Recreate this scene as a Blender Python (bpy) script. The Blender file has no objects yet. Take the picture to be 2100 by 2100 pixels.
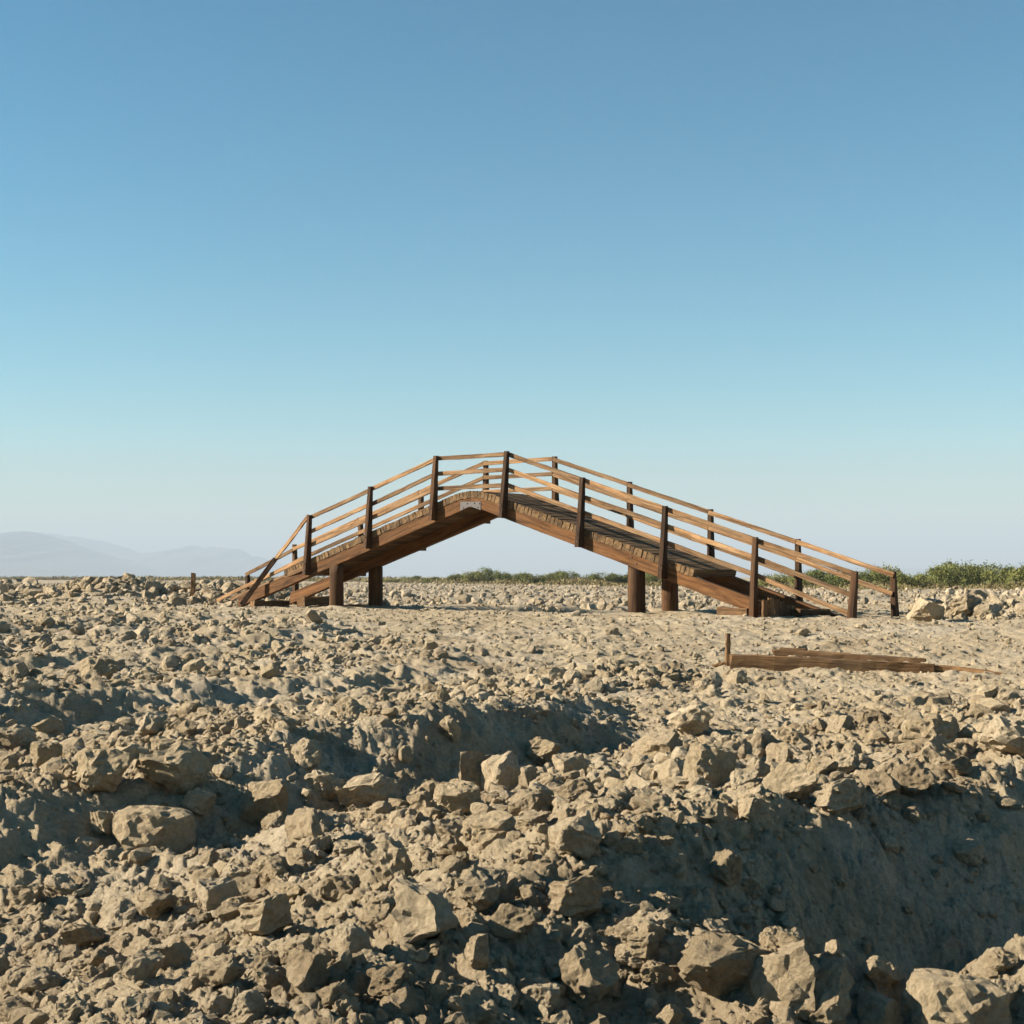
import bpy, bmesh, math, random
import numpy as np
from mathutils import Vector, Matrix, Quaternion

R = math.radians
random.seed(7)
rng = np.random.RandomState(11)
scene = bpy.context.scene
COL = scene.collection

# ------------------------------------------------------------------ camera
CAMZ = 1.5
FPX = 3000.0                       # focal length in pixels of the 2100 px photograph
TILT = math.atan(133.0 / FPX)      # horizon lies 133 px under the middle
cam_d = bpy.data.cameras.new('camera')
cam_d.sensor_width = 36.0
cam_d.lens = FPX / 2100.0 * 36.0
cam_d.clip_start = 0.05
cam_d.clip_end = 100000.0
cam = bpy.data.objects.new('camera', cam_d)
cam.location = (0, 0, CAMZ)
cam.rotation_euler = (R(90) + TILT, 0, 0)
COL.objects.link(cam)
scene.camera = cam

# ------------------------------------------------------------------ light
SUN_EL = R(26.0)
SUN_AZ = R(-92.0)                  # clockwise from +Y: low, from the left
to_sun = Vector((math.sin(SUN_AZ) * math.cos(SUN_EL), math.cos(SUN_AZ) * math.cos(SUN_EL), math.sin(SUN_EL)))
world = bpy.data.worlds.new('World')
scene.world = world
world.use_nodes = True
wn = world.node_tree
sky = wn.nodes.new('ShaderNodeTexSky')
sky.sky_type = 'NISHITA'
sky.sun_disc = False
sky.sun_elevation = SUN_EL
sky.sun_rotation = SUN_AZ
sky.altitude = 0.0
sky.air_density = 1.0
sky.dust_density = 0.1
sky.ozone_density = 2.0
bg = wn.nodes['Background']
hs = wn.nodes.new('ShaderNodeHueSaturation')
hs.inputs['Hue'].default_value = 0.468
hs.inputs['Saturation'].default_value = 1.46
tint = wn.nodes.new('ShaderNodeMix'); tint.data_type = 'RGBA'; tint.blend_type = 'MULTIPLY'
tint.inputs[0].default_value = 1.0
tint.inputs[7].default_value = (0.40, 0.432, 0.442, 1)
wn.links.new(sky.outputs[0], hs.inputs['Color'])
gam = wn.nodes.new('ShaderNodeGamma'); gam.inputs[1].default_value = 1.3
wn.links.new(hs.outputs[0], gam.inputs[0])
wn.links.new(gam.outputs[0], tint.inputs[6])
wn.links.new(tint.outputs[2], bg.inputs[0])
bg.inputs[1].default_value = 0.055
sun_d = bpy.data.lights.new('sun', 'SUN')
sun_d.energy = 5.0
sun_d.angle = R(0.5)
sun_d.color = (1.0, 0.89, 0.72)
sun = bpy.data.objects.new('sun', sun_d)
sun.rotation_euler = (-to_sun).to_track_quat('-Z', 'Y').to_euler()
sun.location = (-20, 5, 20)
COL.objects.link(sun)

vs = scene.view_settings
vs.view_transform = 'Standard'
vs.look = 'None'
vs.exposure = 1.72
vs.gamma = 1.0
vs.use_curve_mapping = False
scene.render.engine = 'CYCLES'
scene.cycles.use_denoising = True
scene.cycles.max_bounces = 4
scene.cycles.volume_bounces = 0
scene.cycles.use_adaptive_sampling = True
scene.cycles.adaptive_threshold = 0.02

# ------------------------------------------------------------------ helpers: tags
def tag(o, label=None, cat=None, group=None, kind=None):
    if label: o['label'] = label
    if cat: o['category'] = cat
    if group: o['group'] = group
    if kind: o['kind'] = kind
    return o

def empty(name, loc):
    o = bpy.data.objects.new(name, None)
    o.location = loc
    o.empty_display_size = 0.2
    COL.objects.link(o)
    return o

def link_mesh(name, me, mat=None, parent=None, matrix=None):
    o = bpy.data.objects.new(name, me)
    COL.objects.link(o)
    if mat is not None and len(me.materials) == 0:
        me.materials.append(mat)
    if matrix is not None:
        o.matrix_world = matrix
    if parent is not None:
        o.parent = parent
        o.matrix_parent_inverse = Matrix.Translation(parent.location).inverted()
    return o

def np_mesh(name, verts, faces_flat, loop_tot, smooth=True):
    me = bpy.data.meshes.new(name)
    nv = len(verts)
    nf = len(loop_tot)
    me.vertices.add(nv)
    me.vertices.foreach_set('co', np.asarray(verts, dtype=np.float32).ravel())
    me.loops.add(len(faces_flat))
    me.loops.foreach_set('vertex_index', np.asarray(faces_flat, dtype=np.int32))
    me.polygons.add(nf)
    ls = np.concatenate([[0], np.cumsum(loop_tot)[:-1]]).astype(np.int32)
    me.polygons.foreach_set('loop_start', ls)
    if smooth:
        me.polygons.foreach_set('use_smooth', np.ones(nf, dtype=bool))
    me.update(calc_edges=True)
    me.validate()
    return me

# ------------------------------------------------------------------ helpers: noise
def hsh(xi, yi, zi, seed):
    h = (xi * 374761393 + yi * 668265263 + zi * 2147483647 + seed * 1442695041) & 0xFFFFFFFF
    h = ((h ^ (h >> 13)) * 1274126177) & 0xFFFFFFFF
    h = ((h ^ (h >> 16)) * 2246822519) & 0xFFFFFFFF
    return h ^ (h >> 15)

def rnd01(xi, yi, seed):
    return (hsh(xi, yi, 0, seed) & 0xFFFFFF) / float(0x1000000)

def perlin2(x, y, seed=0):
    x0 = np.floor(x); y0 = np.floor(y)
    xi = x0.astype(np.int64); yi = y0.astype(np.int64)
    fx = x - x0; fy = y - y0
    u = fx * fx * fx * (fx * (fx * 6 - 15) + 10)
    v = fy * fy * fy * (fy * (fy * 6 - 15) + 10)
    def g(ix, iy, dx, dy):
        a = rnd01(ix, iy, seed) * 6.2831853
        return np.cos(a) * dx + np.sin(a) * dy
    n00 = g(xi, yi, fx, fy); n10 = g(xi + 1, yi, fx - 1, fy)
    n01 = g(xi, yi + 1, fx, fy - 1); n11 = g(xi + 1, yi + 1, fx - 1, fy - 1)
    a = n00 + u * (n10 - n00); b = n01 + u * (n11 - n01)
    return (a + v * (b - a)) * 1.5

def perlin3(p, seed=0):
    p0 = np.floor(p); i = p0.astype(np.int64); f = p - p0
    w = f * f * f * (f * (f * 6 - 15) + 10)
    out = 0
    for cx in (0, 1):
        for cy in (0, 1):
            for cz in (0, 1):
                h = hsh(i[:, 0] + cx, i[:, 1] + cy, i[:, 2] + cz, seed)
                a = (h & 0xFFF) / 4096.0 * 6.2831853
                c = ((h >> 12) & 0xFFF) / 2048.0 - 1
                s = np.sqrt(1 - c * c + 1e-9)
                d = (f[:, 0] - cx) * s * np.cos(a) + (f[:, 1] - cy) * s * np.sin(a) + (f[:, 2] - cz) * c
                wx = w[:, 0] if cx else 1 - w[:, 0]
                wy = w[:, 1] if cy else 1 - w[:, 1]
                wz = w[:, 2] if cz else 1 - w[:, 2]
                out = out + d * wx * wy * wz
    return out * 1.5

def sst(a, b, x):
    t = np.clip((x - a) / (b - a), 0, 1)
    return t * t * (3 - 2 * t)

def domes(x, y, cell, seed, prob):
    """lumps of soil that grew out of the surface: faceted half-buried caps, one per cell"""
    gx = x / cell; gy = y / cell
    wx = gx + 0.22 * perlin2(gx * 2.1, gy * 2.1, seed + 5)
    wy = gy + 0.22 * perlin2(gx * 2.1, gy * 2.1, seed + 6)
    xi = np.floor(wx).astype(np.int64); yi = np.floor(wy).astype(np.int64)
    best = np.zeros_like(x)
    for a in (-1, 0, 1):
        for b in (-1, 0, 1):
            cx = xi + a; cy = yi + b
            e = rnd01(cx, cy, seed + 1)
            px = cx + 0.15 + 0.7 * rnd01(cx, cy, seed + 2)
            py = cy + 0.15 + 0.7 * rnd01(cx, cy, seed + 3)
            r = 0.22 + 0.5 * rnd01(cx, cy, seed + 4) ** 1.5
            an = rnd01(cx, cy, seed + 7) * 6.283
            dx = wx - px; dy = wy - py
            q = np.maximum(0, 1 - (dx * dx + dy * dy) / (r * r))
            tilt = 1 + 0.9 * (dx * np.cos(an) + dy * np.sin(an)) / r
            h = np.minimum(np.sqrt(q) * (0.7 + 0.5 * rnd01(cx, cy, seed + 8)), 0.62 * tilt) * r
            h = np.where((e < prob) & (q > 0), np.maximum(h, 0), 0)
            best = np.maximum(best, h)
    return best * cell

# ------------------------------------------------------------------ bridge frame (used by the ground too)
TH = 0.662
BX, BY = -0.934, 32.0
CT, ST = math.cos(TH), math.sin(TH)
def B(u, v, z):
    return Vector((BX + u * CT + v * ST, BY - u * ST + v * CT, z))
def to_uv(x, y):
    dx = x - BX; dy = y - BY
    return dx * CT - dy * ST, dx * ST + dy * CT

# ------------------------------------------------------------------ ground height
GZ = 0.76          # ground level at the bridge; the far plain is 0
def furrow(x, y):
    """(k, row profile, k1): k = distance past a row's crest, k1 = distance past the crest of the near trench"""
    w1 = 0.30 * perlin2(x * 0.40 + 3, y * 0.40, 21) + 0.14 * perlin2(x * 1.3, y * 1.3, 22)
    n = x * 0.83 - y * 0.55 + w1
    P = 4.3
    k = np.mod(n + 6.35, P)
    row = np.maximum(1 - sst(0.0, 0.7, k), sst(1.2, P, k))
    row = np.where(n > -6.35, np.maximum(1 - sst(0.0, 0.7, n + 6.35), sst(-5.5, -2.6, n)), row)
    k = np.where(n > -6.35, n + 6.35, k)
    k1 = 0.7071 * x - 0.7071 * y + 3.45 + 0.5 * w1
    return k, row, k1

def track_mask(x, y):
    lim = np.interp(y, [10, 12, 14, 18, 24, 30, 34], [1.0, 0.5, 0.1, -0.8, -3.0, -6.0, -8.0])
    e = 0.8 * perlin2(x * 0.4, y * 0.4, 31)
    return sst(-0.4, 0.9, x - lim + e) * sst(10.9, 12.6, y + 0.5 * e - 0.0 * x) * (1 - sst(36, 40, y))

def large(x, y):
    k, row, k1 = furrow(x, y)
    tr = track_mask(x, y)
    z = 0.14 + 0.12 * sst(10, 15, y) + (GZ - 0.26) * sst(14, 27, y)
    amp = 0.42 * (1 - sst(11, 20, y)) + 0.16 * sst(12, 22, y) * (1 - sst(27, 31, y))
    amp = amp * (1 - 0.93 * tr) * (1 - 0.35 * (1 - sst(-2.2, -0.9, x)) * (1 - sst(9, 11, y)))
    amp = amp * (1 - 0.3 * sst(10.5, 12.5, y))
    z = z + amp * row + tr * 0.06 * (1 - sst(13, 22, y))
    # dug trench in the right foreground
    deep = sst(0.0, 1.0, k1) * (1 - sst(10.0, 12.0, y)) * sst(4.2, 4.9, y + 0.25 * perlin2(x * 1.3, y * 0.2, 33))
    z = z - 0.78 * deep
    # bank the photographer stands on
    near = (1 - sst(3.9, 4.45, y + 0.3 * perlin2(x * 1.1, 0.3 * y, 34))) * sst(-0.6, 0.5, x)
    z = z * (1 - near) + near * 0.27
    # left foreground is a smooth slope
    lf = (1 - sst(5.2, 7.5, y)) * (1 - sst(-2.4, 0.1, x))
    z = z - lf * 0.30
    # flat ground at the bridge, dropping to the plain behind
    u, v = to_uv(x, y)
    flat = sst(25, 28, y) * (1 - sst(37, 47, y + 0.25 * x))
    z = np.where(y > 24, z * (1 - sst(25, 29, y)) + sst(25, 29, y) * (GZ * (1 - sst(38, 50, y))), z)
    # channel under the crown of the bridge
    z = z - 0.75 * sst(0.6, 2.2, v) * (1 - sst(9, 13, v)) * sst(-3.4, -2.0, u) * (1 - sst(2.2, 3.6, u))
    # spoil bank left of the bridge
    d1 = np.abs((y - 41.5) + 0.10 * (x + 10)) + 0.6 * perlin2(x * 0.3, y * 0.3, 41)
    z = z + 0.68 * (1 - sst(0.4, 3.0, d1)) * (1 - sst(-7.5, -4.5, x)) * (0.8 + 0.5 * perlin2(x * 0.5, 0.1 * y, 42))
    # rubble bank right of the bridge
    d2 = np.abs(y - 28.0 - 0.15 * (x - 9)) + 0.5 * perlin2(x * 0.5, y * 0.5, 43)
    z = z + 0.22 * (1 - sst(0.3, 1.9, d2)) * sst(7.6, 8.6, x)
    # heap left of the stake
    z = z + 0.16 * np.exp(-(((x - 1.25) / 0.8) ** 2 + ((y - 16.2) / 0.9) ** 2))
    # soil heaped round the piles
    for pu, pv in ((4.25, 0.15), (4.1, 1.65), (-4.2, 0.15), (-4.35, 1.65)):
        z = z + 0.08 * np.exp(-((u - pu) ** 2 + (v - pv) ** 2) / 0.12)
    # rolling
    z = z + 0.05 * perlin2(x * 0.7, y * 0.7, 51) * (1 - 0.4 * tr)
    z = z + 0.16 * perlin2(x * 0.12, y * 0.12, 52) * sst(45, 60, y)
    z = z + 0.10 * perlin2(x * 0.5, y * 0.5, 53) * sst(45, 60, y) * (1 - sst(150, 260, y))
    return z

def detail(x, y):
    r = np.hypot(x, y)
    tr = track_mask(x, y)
    k, row, k1 = furrow(x, y)
    near = 1 - sst(9, 16, r)
    mid = 1 - sst(24, 45, r)
    bil = lambda f, sd: np.abs(perlin2(x * f, y * f, sd))
    wx = x + 0.05 * perlin2(x * 4, y * 4, 68); wy = y + 0.05 * perlin2(x * 4, y * 4, 69)
    lf = (1 - sst(5.2, 6.6, y)) * (1 - sst(-1.3, -0.3, x))
    rough = (1 - 0.12 * tr) * (1 - 0.75 * lf)
    z = 0.035 * perlin2(x * 2.3, y * 2.3, 61) * rough
    z = z + rough * mid * (0.055 * np.abs(perlin2(wx * 3.7, wy * 3.7, 62)) + 0.036 * (1 - 0.6 * sst(14, 30, r)) * np.abs(perlin2(wx * 8.3, wy * 8.3, 63)))
    z = z + (1 - 0.75 * sst(10, 22, r)) * mid * 0.022 * np.abs(perlin2(wx * 17, wy * 17, 64)) + near * 0.012 * np.abs(perlin2(wx * 37, wy * 37, 65))
    z = z + near * 0.008 * perlin2(wx * 80, wy * 80, 66) * (1 - sst(6, 10, r))
    z = z + domes(x, y, 0.15, 121, 0.55) * 0.36 * rough * (1 - sst(20, 30, r))
    z = z + domes(wx, wy, 0.36, 181, 0.6) * 0.40 * (1 - 0.8 * tr) * sst(8, 13, r) * (1 - sst(34, 44, r))
    z = z + domes(x, y, 0.060, 141, 0.7) * 0.45 * (1 - sst(11, 15, r))
    z = z + domes(x, y, 1.1, 161, 0.6) * 0.45 * sst(42, 55, r) * (1 - sst(200, 400, r))
    return z - 0.05 * rough * mid

def ground_z(x, y, fine=False):
    x = np.atleast_1d(np.asarray(x, float)); y = np.atleast_1d(np.asarray(y, float))
    z = large(x, y)
    if fine:
        z = z + detail(x, y)
    return z

# ------------------------------------------------------------------ pixels <-> points
def pix_dir(px, py):
    dx = (px - 1050) / FPX; dz = (1050 - py) / FPX
    return Vector((dx, math.cos(TILT) - dz * math.sin(TILT), math.sin(TILT) + dz * math.cos(TILT)))
def project(x, y, z):
    zz = z - CAMZ
    yc = y * math.cos(TILT) + zz * math.sin(TILT); zc = -y * math.sin(TILT) + zz * math.cos(TILT)
    return 1050 + FPX * x / yc, 1050 - FPX * zc / yc, yc
TS = np.concatenate([np.arange(2.5, 20, 0.01), np.arange(20, 90, 0.03)])
def on_ground(px, py):
    d = pix_dir(px, py)
    xs = d.x * TS; ys = d.y * TS; zs = CAMZ + d.z * TS
    h = ground_z(xs, ys)
    i = int(np.argmax(zs <= h)) if (zs <= h).any() else len(TS) - 1
    return xs[i], ys[i], h[i]

# ------------------------------------------------------------------ materials
def new_mat(name):
    m = bpy.data.materials.new(name)
    m.use_nodes = True
    nt = m.node_tree
    b = nt.nodes['Principled BSDF']
    return m, nt, b
def ramp(nt, fac, stops):
    n = nt.nodes.new('ShaderNodeValToRGB')
    el = n.color_ramp.elements
    while len(el) < len(stops): el.new(0.5)
    for e, (p, c) in zip(el, stops):
        e.position = p; e.color = (*c, 1)
    nt.links.new(fac, n.inputs[0])
    return n.outputs[0]
def noise(nt, vec, scale, detail=6, rough=0.6, dist=0.0):
    n = nt.nodes.new('ShaderNodeTexNoise')
    n.inputs['Scale'].default_value = scale
    n.inputs['Detail'].default_value = detail
    n.inputs['Roughness'].default_value = rough
    n.inputs['Distortion'].default_value = dist
    if vec is not None: nt.links.new(vec, n.inputs['Vector'])
    return n.outputs['Fac']
def mix(nt, fac, a, b, mode='MIX'):
    n = nt.nodes.new('ShaderNodeMix')
    n.data_type = 'RGBA'; n.blend_type = mode
    for s, v in ((n.inputs[0], fac), (n.inputs[6], a), (n.inputs[7], b)):
        if hasattr(v, 'node'): nt.links.new(v, s)
        else: s.default_value = v if not isinstance(v, tuple) else (*v, 1)
    return n.outputs[2]
def bump(nt, b, height, strength, dist):
    n = nt.nodes.new('ShaderNodeBump')
    n.inputs['Strength'].default_value = strength
    n.inputs['Distance'].default_value = dist
    nt.links.new(height, n.inputs['Height'])
    nt.links.new(n.outputs[0], b.inputs['Normal'])
    return n
def math_node(nt, op, a, b):
    n = nt.nodes.new('ShaderNodeMath'); n.operation = op
    for s, v in ((n.inputs[0], a), (n.inputs[1], b)):
        if hasattr(v, 'node'): nt.links.new(v, s)
        else: s.default_value = v
    return n.outputs[0]

def soil_material(name, local):
    m, nt, b = new_mat(name)
    if local:
        tc = nt.nodes.new('ShaderNodeTexCoord'); vec = tc.outputs['Object']
        gm = nt.nodes.new('ShaderNodeNewGeometry'); pos = gm.outputs['Position']
    else:
        gm = nt.nodes.new('ShaderNodeNewGeometry'); vec = pos = gm.outputs['Position']
    tan_a, tan_b, crust = (0.42, 0.335, 0.220), (0.54, 0.442, 0.302), (0.56, 0.495, 0.40)
    c = ramp(nt, noise(nt, pos, 1.7, 5, 0.65), [(0.3, tan_a), (0.7, tan_b)])
    cm = ramp(nt, noise(nt, pos, 0.55, 6, 0.7, 0.4), [(0.47, (0, 0, 0)), (0.68, (1, 1, 1))])
    c = mix(nt, math_node(nt, 'MULTIPLY', cm, 0.30 if local else 0.6), c, crust)
    sx = nt.nodes.new('ShaderNodeSeparateXYZ'); nt.links.new(pos, sx.inputs[0])
    yy = math_node(nt, 'ADD', sx.outputs[1], math_node(nt, 'MULTIPLY', noise(nt, pos, 0.35, 3), 6.0))
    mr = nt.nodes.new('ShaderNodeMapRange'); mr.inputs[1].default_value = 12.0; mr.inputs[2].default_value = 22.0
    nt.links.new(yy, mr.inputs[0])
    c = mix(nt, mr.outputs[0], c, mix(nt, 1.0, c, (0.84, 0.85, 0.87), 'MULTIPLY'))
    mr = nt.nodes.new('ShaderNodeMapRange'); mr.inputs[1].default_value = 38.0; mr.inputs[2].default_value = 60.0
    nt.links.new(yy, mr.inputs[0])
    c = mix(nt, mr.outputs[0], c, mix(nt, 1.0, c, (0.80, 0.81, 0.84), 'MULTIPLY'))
    dk = ramp(nt, noise(nt, pos, 0.8, 9, 0.72, 0.6), [(0.33, (0.66, 0.63, 0.60)), (0.50, (1, 1, 1))])
    c = mix(nt, 1.0, c, dk, 'MULTIPLY')
    sp = ramp(nt, noise(nt, pos, 38.0, 4, 0.7), [(0.30, (0.72, 0.70, 0.66)), (0.62, (1.06, 1.05, 1.04))])
    c = mix(nt, 1.0, c, sp, 'MULTIPLY')
    if local:
        oi = nt.nodes.new('ShaderNodeObjectInfo')
        rv = ramp(nt, oi.outputs['Random'], [(0.0, (0.76, 0.74, 0.71)), (0.5, (1.0, 0.98, 0.95)), (1.0, (1.10, 1.11, 1.13))])
        c = mix(nt, 1.0, c, rv, 'MULTIPLY')
    nt.links.new(c, b.inputs['Base Color'])
    b.inputs['Roughness'].default_value = 0.95
    b.inputs['Specular IOR Level'].default_value = 0.15
    h1 = noise(nt, pos, 30.0, 12, 0.78)
    vo = nt.nodes.new('ShaderNodeTexVoronoi'); vo.feature = 'SMOOTH_F1'; vo.inputs['Scale'].default_value = 55.0
    vo.inputs['Smoothness'].default_value = 0.4
    nt.links.new(pos, vo.inputs['Vector'])
    h = math_node(nt, 'SUBTRACT', h1, math_node(nt, 'MULTIPLY', vo.outputs['Distance'], 0.10))
    bump(nt, b, h, 1.0, 0.055)
    return m
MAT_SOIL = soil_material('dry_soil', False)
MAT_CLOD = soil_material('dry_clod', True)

def wood_material(name, dark, light, grey=0.25):
    m, nt, b = new_mat(name)
    tc = nt.nodes.new('ShaderNodeTexCoord')
    oi = nt.nodes.new('ShaderNodeObjectInfo')
    mp = nt.nodes.new('ShaderNodeMapping')
    mp.inputs['Scale'].default_value = (1.0, 14.0, 14.0)
    cb = nt.nodes.new('ShaderNodeCombineXYZ')
    off = math_node(nt, 'MULTIPLY', oi.outputs['Random'], 37.0)
    for i in range(3): nt.links.new(off, cb.inputs[i])
    nt.links.new(cb.outputs[0], mp.inputs['Location'])
    nt.links.new(tc.outputs['Object'], mp.inputs['Vector'])
    v = mp.outputs[0]
    g1 = noise(nt, v, 1.4, 8, 0.65, 0.6)
    g2 = noise(nt, v, 6.0, 5, 0.7, 0.2)
    c = ramp(nt, g1, [(0.28, dark), (0.72, light)])
    cr = ramp(nt, g2, [(0.30, (0.35, 0.32, 0.30)), (0.46, (1, 1, 1))])
    c = mix(nt, 1.0, c, cr, 'MULTIPLY')
    w = ramp(nt, noise(nt, tc.outputs['Object'], 1.1, 5, 0.6), [(0.45, (0, 0, 0)), (0.75, (1, 1, 1))])
    c = mix(nt, math_node(nt, 'MULTIPLY', w, grey), c, (0.30, 0.245, 0.18))
    st = ramp(nt, noise(nt, v, 0.55, 6, 0.7, 1.2), [(0.36, (0.42, 0.38, 0.35)), (0.56, (1.12, 1.08, 1.0))])
    c = mix(nt, 1.0, c, st, 'MULTIPLY')
    rv = ramp(nt, oi.outputs['Random'], [(0.0, (0.70, 0.68, 0.66)), (1.0, (1.35, 1.28, 1.18))])
    c = mix(nt, 1.0, c, rv, 'MULTIPLY')
    nt.links.new(c, b.inputs['Base Color'])
    b.inputs['Roughness'].default_value = 0.85
    b.inputs['Specular IOR Level'].default_value = 0.2
    h = math_node(nt, 'ADD', g1, math_node(nt, 'MULTIPLY', g2, 0.7))
    bump(nt, b, h, 0.8, 0.012)
    return m
MAT_RAIL = wood_material('rail_wood', (0.11, 0.062, 0.031), (0.27, 0.172, 0.094), 0.45)
MAT_POST = wood_material('post_wood', (0.03, 0.016, 0.009), (0.085, 0.046, 0.023), 0.06)
MAT_BEAM = wood_material('beam_wood', (0.075, 0.034, 0.012), (0.165, 0.082, 0.032), 0.08)
MAT_PLANK = wood_material('plank_wood', (0.06, 0.038, 0.021), (0.17, 0.112, 0.058), 0.2)
MAT_PILE = wood_material('pile_wood', (0.04, 0.02, 0.009), (0.105, 0.054, 0.023), 0.06)
MAT_OLD = wood_material('old_wood', (0.075, 0.042, 0.02), (0.20, 0.122, 0.062), 0.25)

m, nt, b = new_mat('galvanised_steel')
gm = nt.nodes.new('ShaderNodeNewGeometry')
nt.links.new(ramp(nt, noise(nt, gm.outputs['Position'], 14, 5), [(0.3, (0.034, 0.027, 0.028)), (0.7, (0.055, 0.045, 0.047))]), b.inputs['Base Color'])
b.inputs['Metallic'].default_value = 0.0
b.inputs['Roughness'].default_value = 0.6
MAT_STEEL = m
m, nt, b = new_mat('rusty_bolt')
gm = nt.nodes.new('ShaderNodeNewGeometry')
nt.links.new(ramp(nt, noise(nt, gm.outputs['Position'], 60, 3), [(0.3, (0.05, 0.03, 0.02)), (0.7, (0.10, 0.06, 0.04))]), b.inputs['Base Color'])
b.inputs['Roughness'].default_value = 0.7
MAT_BOLT = m

def leaf_material(name, a, c2):
    m, nt, b = new_mat(name)
    gm = nt.nodes.new('ShaderNodeNewGeometry')
    oi = nt.nodes.new('ShaderNodeObjectInfo')
    c = ramp(nt, noise(nt, gm.outputs['Position'], 1.6, 4, 0.7), [(0.3, a), (0.7, c2)])
    rv = ramp(nt, oi.outputs['Random'], [(0.0, (0.75, 0.8, 0.7)), (1.0, (1.2, 1.15, 1.1))])
    nt.links.new(mix(nt, 1.0, c, rv, 'MULTIPLY'), b.inputs['Base Color'])
    b.inputs['Roughness'].default_value = 0.7
    b.inputs['Specular IOR Level'].default_value = 0.2
    return m
MAT_LEAF = leaf_material('shrub_leaves', (0.09, 0.105, 0.03), (0.19, 0.19, 0.062))
MAT_DRY = leaf_material('dry_scrub', (0.14, 0.11, 0.055), (0.25, 0.20, 0.10))
MAT_TWIG = leaf_material('shrub_stems', (0.09, 0.06, 0.035), (0.16, 0.11, 0.07))

m, nt, b = new_mat('mountain_rock')
gm = nt.nodes.new('ShaderNodeNewGeometry')
nt.links.new(ramp(nt, noise(nt, gm.outputs['Position'], 0.002, 8, 0.6), [(0.3, (0.055, 0.05, 0.045)), (0.7, (0.10, 0.085, 0.075))]), b.inputs['Base Color'])
b.inputs['Roughness'].default_value = 0.95
MAT_MOUNT = m

# ------------------------------------------------------------------ ground mesh: one sheet to the horizon
def build_ground():
    a_in = np.linspace(R(-21.5), R(21.5), 640)
    a_l = np.linspace(R(-50), R(-21.5), 100)[:-1]
    a_ll = np.linspace(R(-180), R(-50), 18)[:-1]
    ang = np.concatenate([a_ll, a_l, a_in, -a_l[::-1], -a_ll[::-1][:-1]])
    rr = np.concatenate([np.geomspace(0.35, 3.0, 30)[:-1], np.geomspace(3.0, 12.0, 500)[:-1],
                         np.geomspace(12, 34, 400)[:-1], np.geomspace(34, 60, 90)[:-1], np.geomspace(60, 400, 100)[:-1], np.geomspace(400, 27000, 60)])
    na, nr = len(ang), len(rr)
    A, Rr = np.meshgrid(ang, rr)
    x = (Rr * np.sin(A)).ravel(); y = (Rr * np.cos(A)).ravel()
    z = large(x, y) + detail(x, y)
    z = np.where(np.hypot(x, y) > 2000, 0.0, z)
    verts = np.stack([x, y, z], 1)
    verts = np.concatenate([verts, [[0, 0, float(z[:na].mean())]]])
    i = np.arange(nr - 1)[:, None] * na
    j = np.arange(na)[None, :]
    jn = (j + 1) % na
    quads = np.stack([i + j, i + jn, i + na + jn, i + na + j], -1).reshape(-1, 4)[:, ::-1]
    fan = np.stack([np.full(na, nr * na), np.arange(na), (np.arange(na) + 1) % na], 1)[:, ::-1]
    flat = np.concatenate([quads.ravel(), fan.ravel()])
    tot = np.concatenate([np.full(len(quads), 4), np.full(len(fan), 3)])
    me = np_mesh('ground', verts, flat, tot)
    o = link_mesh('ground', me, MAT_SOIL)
    o['kind'] = 'structure'
    return o
build_ground()

# ------------------------------------------------------------------ mountains
def ridge(name, pts_px, dist, label, seed, depth=5000):
    xs_px = np.array([p[0] for p in pts_px], float); ys_px = np.array([p[1] for p in pts_px], float)
    n, mrow = 160, 26
    px = np.linspace(xs_px[0], xs_px[-1], n)
    hh = np.interp(px, xs_px, ys_px)
    X = (px - 1050) / FPX * dist
    hh = hh + (1183 - hh) * 0.10 * (perlin2(px / 17.0, px * 0 + 0.5, seed) + 0.6 * perlin2(px / 7.0, px * 0 + 0.5, seed + 9))
    H = (1183 - hh) / FPX * dist
    t = np.linspace(-1, 1, mrow)
    verts = []
    for q in t:
        prof = np.clip(1 - abs(q) ** 1.15, 0, 1)
        yy = dist + q * depth
        fx = X * (1 + 0.0 * q)
        nz = perlin2(fx / 900.0, np.full_like(fx, yy / 900.0), seed) * 0.22 + perlin2(fx / 350.0, np.full_like(fx, yy / 350.0), seed + 1) * 0.10
        zz = H * prof * (1 + nz * (1 - prof) * 2.2) + H * 0.03 * nz
        verts.append(np.stack([fx, np.full_like(fx, yy), np.maximum(zz, -1.0)], 1))
    v = np.concatenate(verts)
    i = np.arange(mrow - 1)[:, None] * n; j = np.arange(n - 1)[None, :]
    q = np.stack([i + j, i + j + 1, i + n + j + 1, i + n + j], -1).reshape(-1, 4)
    me = np_mesh(name, v, q.ravel(), np.full(len(q), 4))
    o = link_mesh(name, me, MAT_MOUNT)
    o['kind'] = 'structure'
    o['label'] = label
    return o
ridge('mountain', [(-700, 1183), (-420, 1120), (-200, 1112), (-60, 1112), (0, 1100), (25, 1093), (48, 1087), (66, 1089), (90, 1101), (115, 1110),
                   (150, 1125), (200, 1145), (270, 1165), (330, 1183)], 16000, 'hazy blue mountain with the tallest peak at the far left', 71)
ridge('mountain', [(-200, 1175), (60, 1150), (105, 1105), (122, 1099), (140, 1095), (152, 1101), (185, 1107), (228, 1116), (250, 1123), (285, 1135),
                   (320, 1136), (345, 1134), (365, 1128), (385, 1122), (410, 1120.5), (450, 1123), (485, 1128), (510, 1137), (560, 1152), (620, 1166), (700, 1176), (800, 1183)],
      21000, 'fainter blue range behind it with a long rounded shoulder', 73)
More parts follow.
